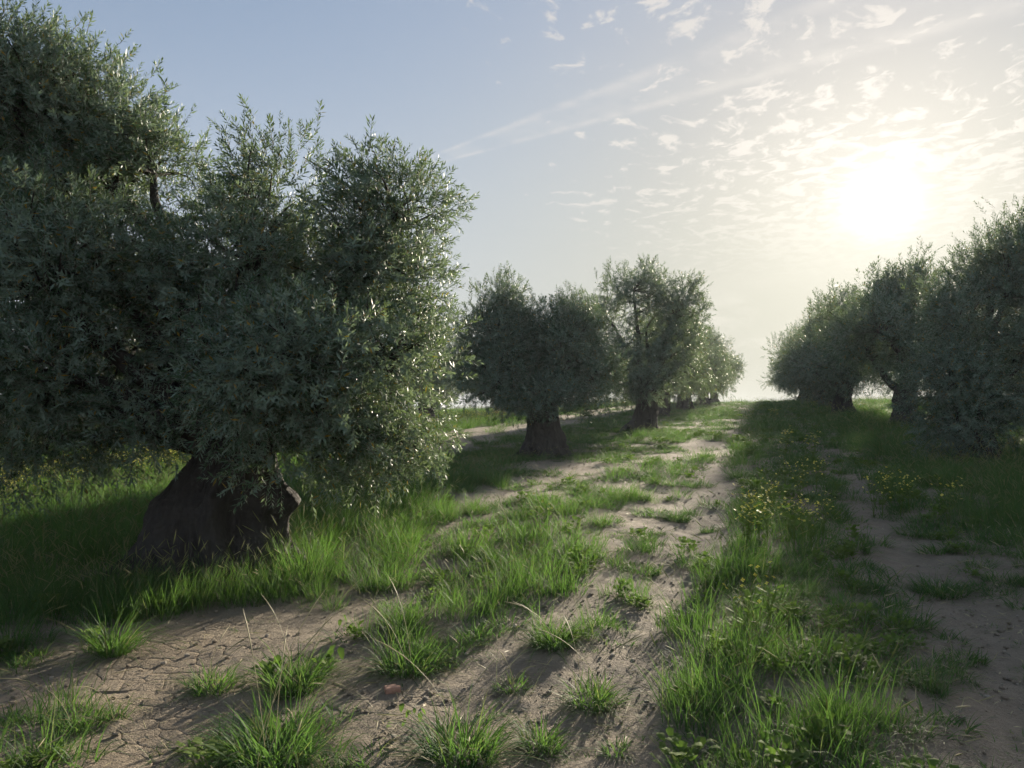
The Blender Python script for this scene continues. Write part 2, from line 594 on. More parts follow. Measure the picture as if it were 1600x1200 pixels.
def build_mud():
    r = random.Random(5)
    for i, q in enumerate(seeds):
        d = np.hypot(seeds[:, 0] - q[0], seeds[:, 1] - q[1])
        order = np.argsort(d)[1:18]
        R = 0.095
        poly = [(q[0] + R * cos(a), q[1] + R * sin(a)) for a in np.linspace(0, 2 * pi, 14, endpoint=False)]
        gap = 0.0007 + 0.0042 * float(np.clip(vnr(q[0], q[1], 4.0, 19), 0, 1)) ** 2
        for j in order:
            nx_, ny_ = (seeds[j] - q) / d[j]
            poly = clip(poly, nx_, ny_, q[0] * nx_ + q[1] * ny_ + d[j] / 2 - gap)
            if len(poly) < 3:
                break
        if len(poly) < 3:
            continue
        pts = []
        for k in range(len(poly)):
            a, b = poly[k], poly[(k + 1) % len(poly)]
            n = max(1, int(math.hypot(b[0] - a[0], b[1] - a[1]) / 0.022))
            for m in range(n):
                pts.append((a[0] + (b[0] - a[0]) * m / n, a[1] + (b[1] - a[1]) * m / n))
        pts = np.array(pts)
        wob = np.stack((vn2(pts[:, 0] * 24, pts[:, 1] * 24, 8) - .5, vn2(pts[:, 0] * 24, pts[:, 1] * 24, 9) - .5), 1) * 0.034
        pts = pts + wob
        c = pts.mean(0)
        n = len(pts)
        tx, ty, dz = r.uniform(-.006, .006), r.uniform(-.006, .006), r.uniform(-.0006, .0006)
        rings = []
        for f, z in ((1.0, -0.018), (1.0, -0.0008), (0.96, 0.0), (0.55, 0.0)):
            p = c + (pts - c) * f
            rings.append(np.column_stack((p, terrain(p[:, 0], p[:, 1]) + z + dz + (p[:, 0] - c[0]) * tx + (p[:, 1] - c[1]) * ty)))
        V = np.concatenate(rings + [np.array([[c[0], c[1], float(terrain(c[0], c[1])) - 0.002 + dz]])])
        idx = np.arange(4 * n).reshape(4, n)
        quads = np.stack((idx[:-1], np.roll(idx, -1, 1)[:-1], np.roll(idx, -1, 1)[1:], idx[1:]), -1).reshape(-1, 4)
        tris = np.stack((idx[3], np.roll(idx[3], -1), np.full(n, 4 * n)), -1)
        obj('mud_plate', build_mesh('mud_plate', V, [quads, tris], [M_SOIL]), ground)


build_mud()

# ------------------------------------------------------------------ olive trees
def sprig_template(rg, pairs, length, leaf, near):
    """one leafy shoot along +Z: verts, leaf faces, stem faces, var"""
    bend = rg.uniform(-0.25, 0.25, 2)
    def stem(t):
        return np.array((bend[0] * t * t * length, bend[1] * t * t * length, t * length))
    V, F4, F3, ST, var = [], [], [], [], []
    nv = 0
    for i in range(pairs):
        t = 0.10 + 0.90 * (i / (pairs - 1)) ** 0.92
        p = stem(t)
        az0 = (i % 2) * pi / 2 + rg.uniform(-.35, .35)
        for k in (0, 1):
            if rg.random() < 0.08:
                continue
            az = az0 + k * pi + rg.uniform(-.25, .25)
            inc = radians(rg.uniform(35, 82)) * (1.0 - 0.45 * t * t)
            a = np.array((sin(inc) * cos(az), sin(inc) * sin(az), cos(inc)))
            s = np.array((-sin(az), cos(az), 0.0))
            tw = rg.uniform(-.6, .6)
            n = np.cross(s, a)
            s = s * cos(tw) + n * sin(tw)
            n = np.cross(s, a)
            if n[2] < 0:
                pass
            L = leaf * rg.uniform(.75, 1.2) * (1.0 - 0.35 * max(0, t - .75) / .25)
            wd = L * rg.uniform(.085, .12)
            b = p
            if near:
                cur = rg.uniform(-.02, .16)
                pts = [b, b + a * L * .33 + s * wd + n * wd * .35, b + a * L * .68 + s * wd * .85 + n * (wd * .3 - cur * L * .3),
                       b + a * L - n * cur * L * .6,
                       b + a * L * .68 - s * wd * .85 + n * (wd * .3 - cur * L * .3), b + a * L * .33 - s * wd + n * wd * .35]
                F4 += [(nv, nv + 1, nv + 2, nv + 3), (nv, nv + 3, nv + 4, nv + 5)]
            else:
                pts = [b, b + a * L * .5 + s * wd * 1.15 + n * wd * .3, b + a * L, b + a * L * .5 - s * wd * 1.15 + n * wd * .3]
                F3 += [(nv, nv + 1, nv + 2), (nv, nv + 2, nv + 3)]
            V += pts
            var += [rg.random()] * len(pts)
            nv += len(pts)
    sr = 0.0022
    lv = [0, .5, 1.0] if near else [0, 1.0]
    for k, t in enumerate(lv):
        p = stem(t)
        for a in (0, 2.1, 4.2):
            V.append(p + np.array((cos(a), sin(a), 0)) * sr * (1.2 - t))
            var.append(0.5)
    for k in range(len(lv) - 1):
        for a in range(3):
            ST.append((nv + k * 3 + a, nv + k * 3 + (a + 1) % 3, nv + k * 3 + 3 + (a + 1) % 3, nv + k * 3 + 3 + a))
    return np.array(V), np.array(F4 if near else F3), np.array(ST), np.array(var)


def lobed(blobs, k, seed, lo=.28, hi=.54):
    """break each crown lobe into smaller uneven ones, so that the crown has bulges and dark gaps"""
    rg = np.random.default_rng(seed)
    out = []
    for b in blobs:
        c, r = np.array(b[0]), np.array(b[1])
        w = b[2] if len(b) > 2 else 1.0
        for i in range(k):
            z = 1 - 2 * (i + .5) / k
            a = i * 2.39996 + rg.uniform(-.5, .5)
            d = np.array((cos(a) * sqrt(1 - z * z), sin(a) * sqrt(1 - z * z), z)) + rg.normal(size=3) * .15
            f = rg.uniform(lo, hi)
            out.append((c + d * r * (1.0 - f) * rg.uniform(.85, 1.08), tuple(r * f), w))
    return out


def crown_mesh(name, blobs, clusters, per, leaf, length, pairs, near, seed, holes=(), zmin=0.6, spread=0.2, inner=0.25, tops=0.06):
    """blobs: (centre, radii); leafy shoots in bunches through the outer part of every blob"""
    rg = np.random.default_rng(seed)
    cen = np.array([b[0] for b in blobs], float)
    rad = np.array([b[1] for b in blobs], float)
    wts = np.array([b[2] if len(b) > 2 else 1.0 for b in blobs]) * (rad[:, 0] * rad[:, 2])
    wts /= wts.sum()
    pts, nrm = [], []
    tries = 0
    while len(pts) < clusters and tries < clusters * 40:
        tries += 1
        k = rg.choice(len(blobs), p=wts)
        d = rg.normal(size=3)
        d /= np.linalg.norm(d)
        if d[2] < -0.5 and rg.random() < 0.4:
            continue
        f = rg.uniform(.35, .72) if rg.random() < inner else rg.uniform(.74, 1.04)
        nz = float(vn3(d[0] * 2.2 + k * 7, d[1] * 2.2, d[2] * 2.2, seed))
        f *= 0.82 + 0.36 * nz
        p = cen[k] + d * rad[k] * f
        if p[2] < zmin:
            continue
        q = np.linalg.norm((p - cen) / rad, axis=1)
        q[k] = 9
        if q.min() < 0.62 and rg.random() < 0.75:
            continue
        if any(np.linalg.norm(p - h[0]) < h[1] for h in holes):
            continue
        nn = d / rad[k]
        pts.append(p)
        nrm.append(nn / np.linalg.norm(nn))
    pts, nrm = np.array(pts), np.array(nrm)
    n = len(pts)
    cnt = rg.integers(int(per * .6), int(per * 1.4) + 1, n)
    ci = np.repeat(np.arange(n), cnt)
    off = np.clip(rg.normal(size=(len(ci), 3)), -1.7, 1.7) * spread
    up = np.zeros((len(ci), 3))
    zc = (pts[:, 2] - pts[:, 2].min()) / (np.ptp(pts[:, 2]) + 1e-6)
    up[:, 2] = (-0.35 + 1.15 * np.clip(zc * 1.5, 0, 1))[ci]
    dr = nrm[ci] * 0.75 + up * 0.6 + rg.normal(size=(len(ci), 3)) * 0.42 + off / spread * 0.18
    base = pts[ci] + off * np.array((1, 1, .9))
    scl = rg.uniform(.7, 1.15, len(ci))
    tall = (rg.random(len(ci)) < tops) & (zc[ci] > .55)
    scl = np.where(tall, scl * 1.35, scl)
    dr[tall] = dr[tall] * 0.4 + np.array((0, 0, 1.0))
    keep = base[:, 2] > zmin * .8
    base, dr, scl = base[keep], dr[keep], scl[keep]
    R = frames(dr, rg)
    T = [sprig_template(rg, pairs, length, leaf, near) for _ in range(10)]
    which = rg.integers(0, 10, len(base))
    V, FL, FS, VAR = [], [], [], []
    nv = 0
    for k in range(10):
        m = which == k
        tv, tf, ts, tvar = T[k]
        cnt_k = int(m.sum())
        if not cnt_k:
            continue
        v = np.einsum('kij,vj->kvi', R[m] * scl[m][:, None, None], tv) + base[m][:, None, :]
        offs = nv + np.arange(cnt_k)[:, None, None] * len(tv)
        V.append(v.reshape(-1, 3))
        FL.append((tf[None] + offs).reshape(-1, tf.shape[1]))
        FS.append((ts[None] + offs).reshape(-1, 4))
        clump = rg.uniform(-.18, .18, cnt_k)[:, None]
        VAR.append((np.where(tvar > .97, tvar, np.clip(tvar * .95 + clump, 0, .96))[None] if False else np.where(tvar[None] > .972, 1.0, np.clip(tvar[None] * .9 + clump, 0, .96))).reshape(-1))
        nv += cnt_k * len(tv)
    me = build_mesh(name, np.concatenate(V), [np.concatenate(FL), np.concatenate(FS)], [M_LEAF, M_TWIG], [0, 1], {'var': np.concatenate(VAR)})
    return me, pts


def trunk_mesh(name, H, r0, r1, lean, roots, seed, nseg=80, nring=44, flute=0.16, burls=()):
    rg = np.random.default_rng(seed)
    t = np.linspace(0, 1, nring)[:, None]
    h = -0.25 + (H + 0.25) * t
    hh = np.clip(h, 0, None)
    th = np.linspace(0, 2 * pi, nseg, endpoint=False)[None, :]
    tt = np.clip(hh / H, 0, 1)
    R = r1 + (r0 - r1) * (1 - tt) ** 1.7
    ph = rg.uniform(0, 6.28, 4)
    twist = th + tt * 0.7
    lob = flute * np.sin(5 * twist + ph[0]) * 0.5 + flute * 0.75 * np.sin(3 * twist + ph[1]) * 0.6 + flute * 0.6 * np.sin(9 * twist + ph[2]) * 0.4
    r = R * (1 + lob)
    for (a, ln, ht, pw) in roots:
        d = np.maximum(0, np.cos(th - a)) ** pw
        r = r + ln * d * np.exp(-hh / ht)
    for (a, z, s, amp) in burls:
        da = np.arctan2(np.sin(th - a), np.cos(th - a)) * R
        r = r + amp * np.exp(-(da ** 2 + (h - z) ** 2) / s ** 2)
    cx = lean[0] * tt ** 1.3 + 0.05 * np.sin(tt * 5 + ph[3])
    cyy = lean[1] * tt ** 1.3
    X = cx + r * np.cos(th)
    Y = cyy + r * np.sin(th)
    Z = h + 0 * th
    dx, dy = np.cos(th) + 0 * h, np.sin(th) + 0 * h
    a1 = (vn3(X * 4, Y * 4, Z * 2.2, seed) - .5) * 0.34 * R
    a2 = (vn3(X * 11, Y * 11, Z * 5, seed + 1) - .5) * 0.17 * R
    a3 = (vn3(X * 28, Y * 28, Z * 14, seed + 2) - .5) * 0.06 * R
    tw = th + tt * 0.9
    rn = vn3(np.cos(tw) * 4.5 + 9, np.sin(tw) * 4.5 + 9, Z * 1.6, seed + 3)
    ridge = (1 - np.abs(2 * rn - 1)) ** 2
    rn2 = vn3(np.cos(tw) * 10 + 5, np.sin(tw) * 10 + 5, Z * 4.0, seed + 4)
    ridge2 = 1 - np.abs(2 * rn2 - 1)
    a3 = a3 + (ridge - .45) * 0.20 * R + (ridge2 - .5) * 0.07 * R
    X, Y = X + dx * (a1 + a2 + a3), Y + dy * (a1 + a2 + a3)
    V = np.stack((X, Y, Z), -1).reshape(-1, 3)
    top = V[-nseg:].mean(0) + np.array((0, 0, 0.08))
    V = np.concatenate((V, [top]))
    idx = np.arange(nring * nseg).reshape(nring, nseg)
    q = np.stack((idx[:-1], np.roll(idx, -1, 1)[:-1], np.roll(idx, -1, 1)[1:], idx[1:]), -1).reshape(-1, 4)
    tr = np.stack((idx[-1], np.roll(idx[-1], -1), np.full(nseg, nring * nseg)), -1)
    return build_mesh(name, V, [q, tr], [M_BARK]), top


def olive(name, root_xyz, trunk_args, blobs, crown_args, label, group=None, limb_r=0.13, core=180, lobes=9):
    """olive_tree > trunk, limb..., crown (> twig network)"""
    root = bpy.data.objects.new(name, None)
    C.objects.link(root)
    root.location = root_xyz
    tag(root, label, 'olive tree', group)
    tm, top = trunk_mesh('trunk', **trunk_args)
    obj('trunk', tm, root)
    cm, pts = crown_mesh('crown', lobed(blobs, lobes, crown_args['seed']), **crown_args)
    crown = obj('crown', cm, root)
    ca = dict(crown_args)
    ca.update(clusters=core, per=14, leaf=max(.06, ca['leaf'] * 1.1), length=.24, pairs=10, near=False, seed=ca['seed'] + 9, inner=.5, tops=0.0, spread=.17)
    fm, _ = crown_mesh('inner_foliage', [(b[0], tuple(np.array(b[1]) * .72)) for b in blobs], **ca)
    obj('inner_foliage', fm, crown)
    rg = np.random.default_rng(crown_args['seed'] + 50)
    nodes, nrad = [], []
    H = trunk_args['H']
    for b in blobs:
        c = np.array(b[0])
        p0 = np.array((top[0], top[1], H - .25)) + rg.normal(size=3) * np.array((.07, .07, .05))
        mid = (p0 + c) / 2 + np.array((0, 0, .1)) + rg.normal(size=3) * .18
        mid[2] = max(mid[2], H)
        n = 12
        pl = bez(p0, mid, c, n)
        pl[1:-1] += rg.normal(size=(n - 2, 3)) * 0.025
        rr = limb_r * (1 - np.linspace(0, 1, n) * .78) * rg.uniform(.75, 1.1)
        v, q = tube(pl, rr, 9, 0.35, crown_args['seed'])
        obj('limb', build_mesh('limb', v, [q], [M_BARK]), root)
        nodes.append(pl[4:])
        nrad.append(rr[4:])
    nodes, nrad = np.concatenate(nodes), np.concatenate(nrad)
    V, Q, nv = [], [], 0
    for p in pts:
        d = np.linalg.norm(nodes - p, axis=1) + rg.uniform(0, .3, len(nodes))
        k = int(np.argmin(d))
        a = nodes[k]
        mid = (a + p) / 2 + rg.normal(size=3) * .10 + np.array((0, 0, .06))
        pl = bez(a, mid, p, 6)
        v, q = tube(pl, np.linspace(min(.02, nrad[k] * .6), .004, 6), 5)
        V.append(v)
        Q.append(q + nv)
        nv += len(v)
    tag(obj('twigs', build_mesh('twigs', np.concatenate(V), [np.concatenate(Q)], [M_BARK]), crown), kind='stuff')
    return root


def copy_tree(src, loc, rz, s, label, group=None):
    r = src.copy()
    C.objects.link(r)
    r.location = loc
    r.rotation_euler = (0, 0, rz)
    r.scale = (s, s, s)
    for k in ('group',):
        if k in r:
            del r[k]
    tag(r, label, 'olive tree', group)
    for ch in src.children:
        c = ch.copy()
        C.objects.link(c)
        c.parent = r
        for g in ch.children:
            e = g.copy()
            C.objects.link(e)
            e.parent = c
    return r


def gz(x, y):
    return np.array((x, y, float(terrain(x, y)) - 0.02))


def px_blobs(root, depth0, lst):
    """crown lobes read off the photograph: (px, py, depth offset, rx px, rz px, ry m, weight)"""
    out = []
    for (px, py, dd, rx, rz_, ry, w) in lst:
        D = depth0 + dd
        c = P3(px, py, D) - root
        k = D / RES_F
        out.append((c, (rx * k, ry, rz_ * k), w))
    return out


GROUP_L = 'olive trees in the row left of the track'
GROUP_R = 'olive trees in the row right of the track'
GROUP_B = 'olive trees of the next row behind'

# --- the big near tree
D1 = 6.35
b1 = P3(340, 900, D1)
R1 = gz(b1[0], b1[1] + .12)
blobs1 = px_blobs(R1, D1, [
    (385, 405, -0.1, 145, 150, 1.0, 1.0), (590, 420, 0.2, 100, 135, 0.9, 1.0), (615, 345, .1, 85, 85, .8, .8), (225, 655, -.2, 95, 55, .6, 1.0), (240, 275, .1, 75, 75, .7, .9), (245, 400, -.1, 90, 100, .7, .9), (280, 510, -.2, 100, 110, .7, .9), (600, 570, -0.2, 108, 125, 0.9, 1.1),
    (440, 580, -0.9, 175, 110, 0.6, 1.3), (500, 690, -0.3, 150, 65, 0.85, .9), (610, 690, -.1, 100, 60, .8, .8), (470, 510, 0.8, 180, 160, 0.8, .8),
    (105, 200, 0.0, 150, 125, 0.9, 1.7), (45, 410, -0.5, 160, 150, 0.85, 1.3), (60, 290, .6, 170, 130, .8, 1.0), (20, 130, -.2, 110, 80, .8, .9), (-140, 330, 0.2, 160, 200, 1.0, .6),
    (100, 590, -0.4, 170, 110, 0.85, 1.1), (70, 685, 0.2, 190, 55, 0.85, 1.2), (160, 500, 1.0, 130, 120, 0.7, .6),
    (-110, 580, 0.1, 150, 120, 0.85, .6)])
H1 = [(P3(262, 592, D1 - .9) - R1, 0.2), (P3(262, 592, D1 - .5) - R1, 0.22)]
for dd in np.arange(-1.4, 1.9, .3):
    H1 += [(P3(215, 318, D1 + dd) - R1, 0.11), (P3(235, 345, D1 + dd) - R1, 0.08), (P3(45, 585, D1 + dd) - R1, 0.10), (P3(340, 440, D1 + dd) - R1, 0.09), (P3(480, 330, D1 + dd) - R1, 0.09), (P3(640, 330, D1 + dd) - R1, 0.09)]
olive('olive_tree', R1,
      dict(H=1.25, r0=0.53, r1=0.27, lean=(0.04, 0.05), seed=3, nseg=170, nring=90, flute=0.27,
           roots=[(pi + .15, 0.36, 0.30, 5), (-1.2, 0.10, 0.22, 8), (0.15, 0.12, 0.25, 8), (1.7, .25, .25, 6), (-2.3, 0.16, 0.25, 9)],
           burls=[(-0.25, 0.62, 0.16, 0.16), (3.3, .5, .14, .10), (2.9, .85, .10, .07), (-1.9, .55, .18, .07), (-1.0, .9, .15, .06)]),
      blobs1,
      dict(clusters=820, per=26, leaf=0.056, length=0.155, pairs=10, near=False, seed=21, zmin=0.62, spread=.135, tops=.015, holes=H1),
      'huge old olive tree in front with thick dark flaring trunk and dense crown', GROUP_L, limb_r=0.15, core=330)

# --- second tree of the left row
b2 = at(852, 713)
D2 = b2[1]
R2 = gz(b2[0], b2[1])
olive('olive_tree', R2,
      dict(H=1.25, r0=0.38, r1=0.27, lean=(-.02, 0), seed=13, nseg=64, nring=36, roots=[(pi, .35, .2, 6), (0.3, .2, .2, 7), (-1.4, .2, .2, 7)]),
      px_blobs(R2, D2, [(778, 515, 0, 58, 82, .9, 1), (775, 605, -.2, 62, 55, .9, 1), (880, 540, 0, 62, 82, 1.0, 1), (850, 625, -.5, 80, 42, .8, 1.0), (830, 560, .9, 80, 80, .8, .8), (925, 590, .2, 50, 62, .9, .8), (905, 525, .3, 48, 58, .9, .8), (745, 560, .2, 40, 70, .8, .7)]),
      dict(clusters=480, per=18, leaf=0.072, length=0.22, pairs=9, near=False, seed=22, zmin=1.0, spread=.17),
      'olive tree with two rounded leafy heads on a stout trunk, second in left row', GROUP_L, core=110)

# --- third tree, taller and more open
b3 = at(1003, 674)
D3 = b3[1]
R3 = gz(b3[0], b3[1])
olive('olive_tree', R3,
      dict(H=1.3, r0=0.42, r1=0.28, lean=(.18, 0), seed=14, nseg=56, nring=30, roots=[(pi, .3, .2, 6), (0.3, .25, .2, 7)]),
      px_blobs(R3, D3, [(990, 455, 0, 62, 52, 1.0, .8), (1060, 480, .3, 38, 60, .9, .9), (945, 490, -.2, 40, 48, .8, .7), (1010, 515, .2, 62, 45, 1.0, .8), (1040, 550, 0, 55, 55, 1.2, 1), (925, 560, -.2, 42, 60, 1.0, .8), (1072, 560, .3, 36, 60, 1.0, .7), (965, 570, -.3, 55, 62, 1.1, 1), (1010, 610, -.4, 62, 42, 1.1, 1)]),
      dict(clusters=360, per=14, leaf=0.095, length=0.28, pairs=8, near=False, seed=23, zmin=1.0, spread=.17),
      'tallest olive tree of the left row with a ragged open top against the sky', GROUP_L, core=60, lobes=8)

# --- nearest tree of the right row
b4 = at(1512, 720)
D4 = b4[1]
print('depths', D2, D3, D4)
R4 = gz(b4[0], b4[1])
near_right = olive('olive_tree', R4,
      dict(H=1.2, r0=0.48, r1=0.3, lean=(.1, 0), seed=15, nseg=56, nring=30, roots=[(pi, .25, .2, 6), (0.3, .25, .2, 7)]),
      px_blobs(R4, D4, [(1575, 440, .2, 75, 75, 1.1, 1), (1600, 380, .5, 40, 50, .7, .5), (1495, 500, 0, 55, 70, 1.0, 1), (1490, 600, -.4, 58, 70, .9, 1), (1590, 560, 0, 80, 90, 1.1, 1.1), (1650, 480, .3, 60, 110, 1.1, .8), (1640, 620, .2, 70, 60, 1.0, .7), (1490, 665, -.5, 45, 45, .7, .9), (1560, 660, -.2, 60, 45, .8, .8)]),
      dict(clusters=480, per=16, leaf=0.075, length=0.30, pairs=10, near=False, seed=24, zmin=.15, tops=.12),
      'nearest olive tree of the right row with foliage hanging low to the grass', GROUP_R)

# --- two further models, copied along the rows
def far_olive(seed, loc, label, group, zmin=.35):
    rg = np.random.default_rng(seed)
    bl = []
    for k in range(7):
        a = k * 2 * pi / 5 + rg.uniform(-.4, .4)
        rr = rg.uniform(1.0, 1.5) if k < 5 else rg.uniform(.1, .8)
        z = rg.uniform(1.9, 2.7) if k < 5 else rg.uniform(3.3, 3.9)
        s = rg.uniform(1.05, 1.4)
        bl.append(((rr * cos(a), rr * sin(a), z), (s, s, s * rg.uniform(.9, 1.2)), 1.0))
    return olive('olive_tree', loc, dict(H=1.25, r0=.4, r1=.26, lean=(.14, .10), seed=seed, nseg=40, nring=22, roots=[(2.8, .25, .2, 6), (0.4, .25, .2, 7), (-1.5, .2, .2, 6)]),
                 bl, dict(clusters=300, per=13, leaf=.115, length=.32, pairs=7, near=False, seed=seed + 3, zmin=zmin, spread=.2, tops=.14), label, group, core=90, lobes=7)


def row_pt(base, k, du=9.75, dv=0.0):
    u, v = uv(base[0], base[1])
    x, y = xy(u + k * du, v + dv)
    return gz(x, y)


NTH = {3: 'fourth', 4: 'fifth', 5: 'sixth', 6: 'seventh', 1: 'second', 2: 'third'}
srcA = far_olive(41, row_pt(R1, 3), 'bushy olive tree fourth along the left row, partly behind the tall one', GROUP_L, zmin=.9)
srcB = far_olive(58, row_pt(R4, 1, dv=.5), 'rounded olive tree second along the right row, behind the low-hanging one', GROUP_R)
srcC = far_olive(77, row_pt(R4, 2, dv=-.3), 'olive tree third along the right row with an uneven top', GROUP_R)
srcB.scale = (1.1,) * 3
srcC.scale = (1.1,) * 3
rr_ = random.Random(4)
for k in (4, 5, 6):
    copy_tree((srcB, srcC, srcA)[k % 3], row_pt(R1, k, dv=.2 + .25 * (k - 4)), rr_.uniform(0, 6), {4: 1.12, 5: 1.08, 6: 1.0}[k], f'small distant olive tree, {NTH[k]} along the left row towards the crest', GROUP_L)
for k in (3, 4, 5, 6):
    copy_tree((srcA, srcB, srcC)[k % 3], row_pt(R4, k, dv=-.2), rr_.uniform(0, 6), {3: 1.15, 4: 1.2, 5: 1.2, 6: 1.15}[k], f'distant olive tree, {NTH[k]} along the right row towards the crest', GROUP_R)
for k in (1, 2, 3, 4, 5):
    copy_tree((srcB, srcC, srcA)[k % 3], row_pt(R1, k + .5, dv=-9.2), rr_.uniform(0, 6), rr_.uniform(.9, 1.05), 'olive tree glimpsed through gaps, in the row behind the left trees', GROUP_B)
for k in (1, 2, 3):
    copy_tree((srcC, srcA, srcB)[k % 3], row_pt(R1, k, dv=-18.4), rr_.uniform(0, 6), rr_.uniform(.9, 1.05), 'far olive tree glimpsed below the big crown, two rows behind it', GROUP_B)

# ------------------------------------------------------------------ grass and herbs
def blades(rg, n, spread, lmin, lmax, width, lean, curl, heads=0.0, levels=4, upright=0.0):
    """a bunch of grass blades: verts, quads, tris, var, along"""
    a = rg.uniform(0, 2 * pi, n)
    rad = spread * np.sqrt(rg.random(n))
    base = np.stack((rad * np.cos(a), rad * np.sin(a), np.full(n, -0.02)), 1)
    L = rg.uniform(lmin, lmax, n) * (1 - 0.25 * rad / max(spread, 1e-6))
    da = a + rg.normal(size=n) * 0.9
    ln = np.abs(rg.normal(size=n)) * lean + 0.35 * lean * rad / spread
    d0 = np.stack((np.cos(da) * np.sin(ln), np.sin(da) * np.sin(ln), np.cos(ln)), 1)
    out = np.stack((np.cos(da), np.sin(da), np.zeros(n)), 1)
    side = np.stack((-np.sin(da), np.cos(da), np.zeros(n)), 1)
    rt = rg.uniform(-.9, .9, n)[:, None]
    side = side * np.cos(rt) + out * np.sin(rt)
    cr = rg.uniform(.3, 1.0, n) * curl
    V, along = [], []
    var = rg.random(n)
    w = width * rg.uniform(.6, 1.2, n)
    for k in range(levels):
        t = k / levels
        bend = cr * t * t
        p = base + (d0 * (L * t)[:, None]) + out * (L * bend * .8)[:, None] - np.array((0, 0, 1.0)) * (L * bend * bend * .9)[:, None]
        ww = (w * (1 - t ** 2.2) * (0.75 + .25 * min(1, t * 4)))[:, None] * .5
        V += [p - side * ww, p + side * ww]
        along += [t, t]
    t = 1.0
    bend = cr
    V.append(base + d0 * L[:, None] + out * (L * bend * .8)[:, None] - np.array((0, 0, 1.0)) * (L * bend * bend * .9)[:, None])
    along.append(1.0)
    tip = V[-1]
    m = 2 * levels + 1
    V = np.stack(V, 1)
    off = (np.arange(n) * m)[:, None]
    q = np.concatenate([off + np.array([[2 * k, 2 * k + 1, 2 * k + 3, 2 * k + 2]]) for k in range(levels - 1)])
    tr = off + np.array([[2 * levels - 2, 2 * levels - 1, 2 * levels]])
    verts, quads, tris = V.reshape(-1, 3), q, tr
    va, al = np.repeat(var, m), np.tile(np.array(along), n)
    nh = int(heads * n)
    if nh:
        # seed heads: slim spindles on the tips of the longest blades
        sel = np.argsort(-L)[:nh]
        hv, hq, c = [], [], len(verts)
        for i in sel:
            ax_ = (tip[i] - V[i, 2 * levels - 2])
            ax_ /= np.linalg.norm(ax_) + 1e-9
            pl = np.array([tip[i] - ax_ * .01, tip[i] + ax_ * .015, tip[i] + ax_ * .04, tip[i] + ax_ * .07])
            v_, q_ = tube(pl, [.0008, .003, .0028, .0005], 4)
            hv.append(v_)
            hq.append(q_ + c)
            c += len(v_)
        hv = np.concatenate(hv)
        verts = np.concatenate((verts, hv))
        quads = np.concatenate((quads, np.concatenate(hq)))
        va = np.concatenate((va, np.full(len(hv), .99)))
        al = np.concatenate((al, np.full(len(hv), .9)))
    return verts, quads, tris, va, al


def blade_mesh(name, rg, mat, **kw):
    v, q, t, va, al = blades(rg, **kw)
    return build_mesh(name, v, [q, t], [mat], None, {'var': va, 'along': al})


def leafy_mesh(name, rg, n, rmax, lmin, lmax, wr, hmax, mat):
    """low herb: oval leaves fanning from a crown"""
    V, T, va, al = [], [], [], []
    c = 0
    for i in range(n):
        az, inc = rg.uniform(0, 2 * pi), radians(rg.uniform(15, 75))
        L = rg.uniform(lmin, lmax)
        b = np.array((cos(az), sin(az), 0)) * rg.uniform(0, rmax) + np.array((0, 0, rg.uniform(0, hmax)))
        a = np.array((sin(inc) * cos(az), sin(inc) * sin(az), cos(inc)))
        s = np.array((-sin(az), cos(az), 0))
        n_ = np.cross(s, a)
        w = L * wr
        pts = [b, b + a * L * .25 + s * w * .7, b + a * L * .6 + s * w - n_ * 0, b + a * L - np.array((0, 0, L * .25)), b + a * L * .6 - s * w, b + a * L * .25 - s * w * .7, b + a * L * .5 - n_ * w * .25]
        V += pts
        for k in range(6):
            T.append((c + 6, c + k, c + (k + 1) % 6))
        r_ = rg.random()
        va += [r_] * 7
        al += [0, .2, .5, .7, .5, .2, .4]
        c += 7
    return build_mesh(name, np.array(V), [np.array(T)], [mat], None, {'var': va, 'along': al})


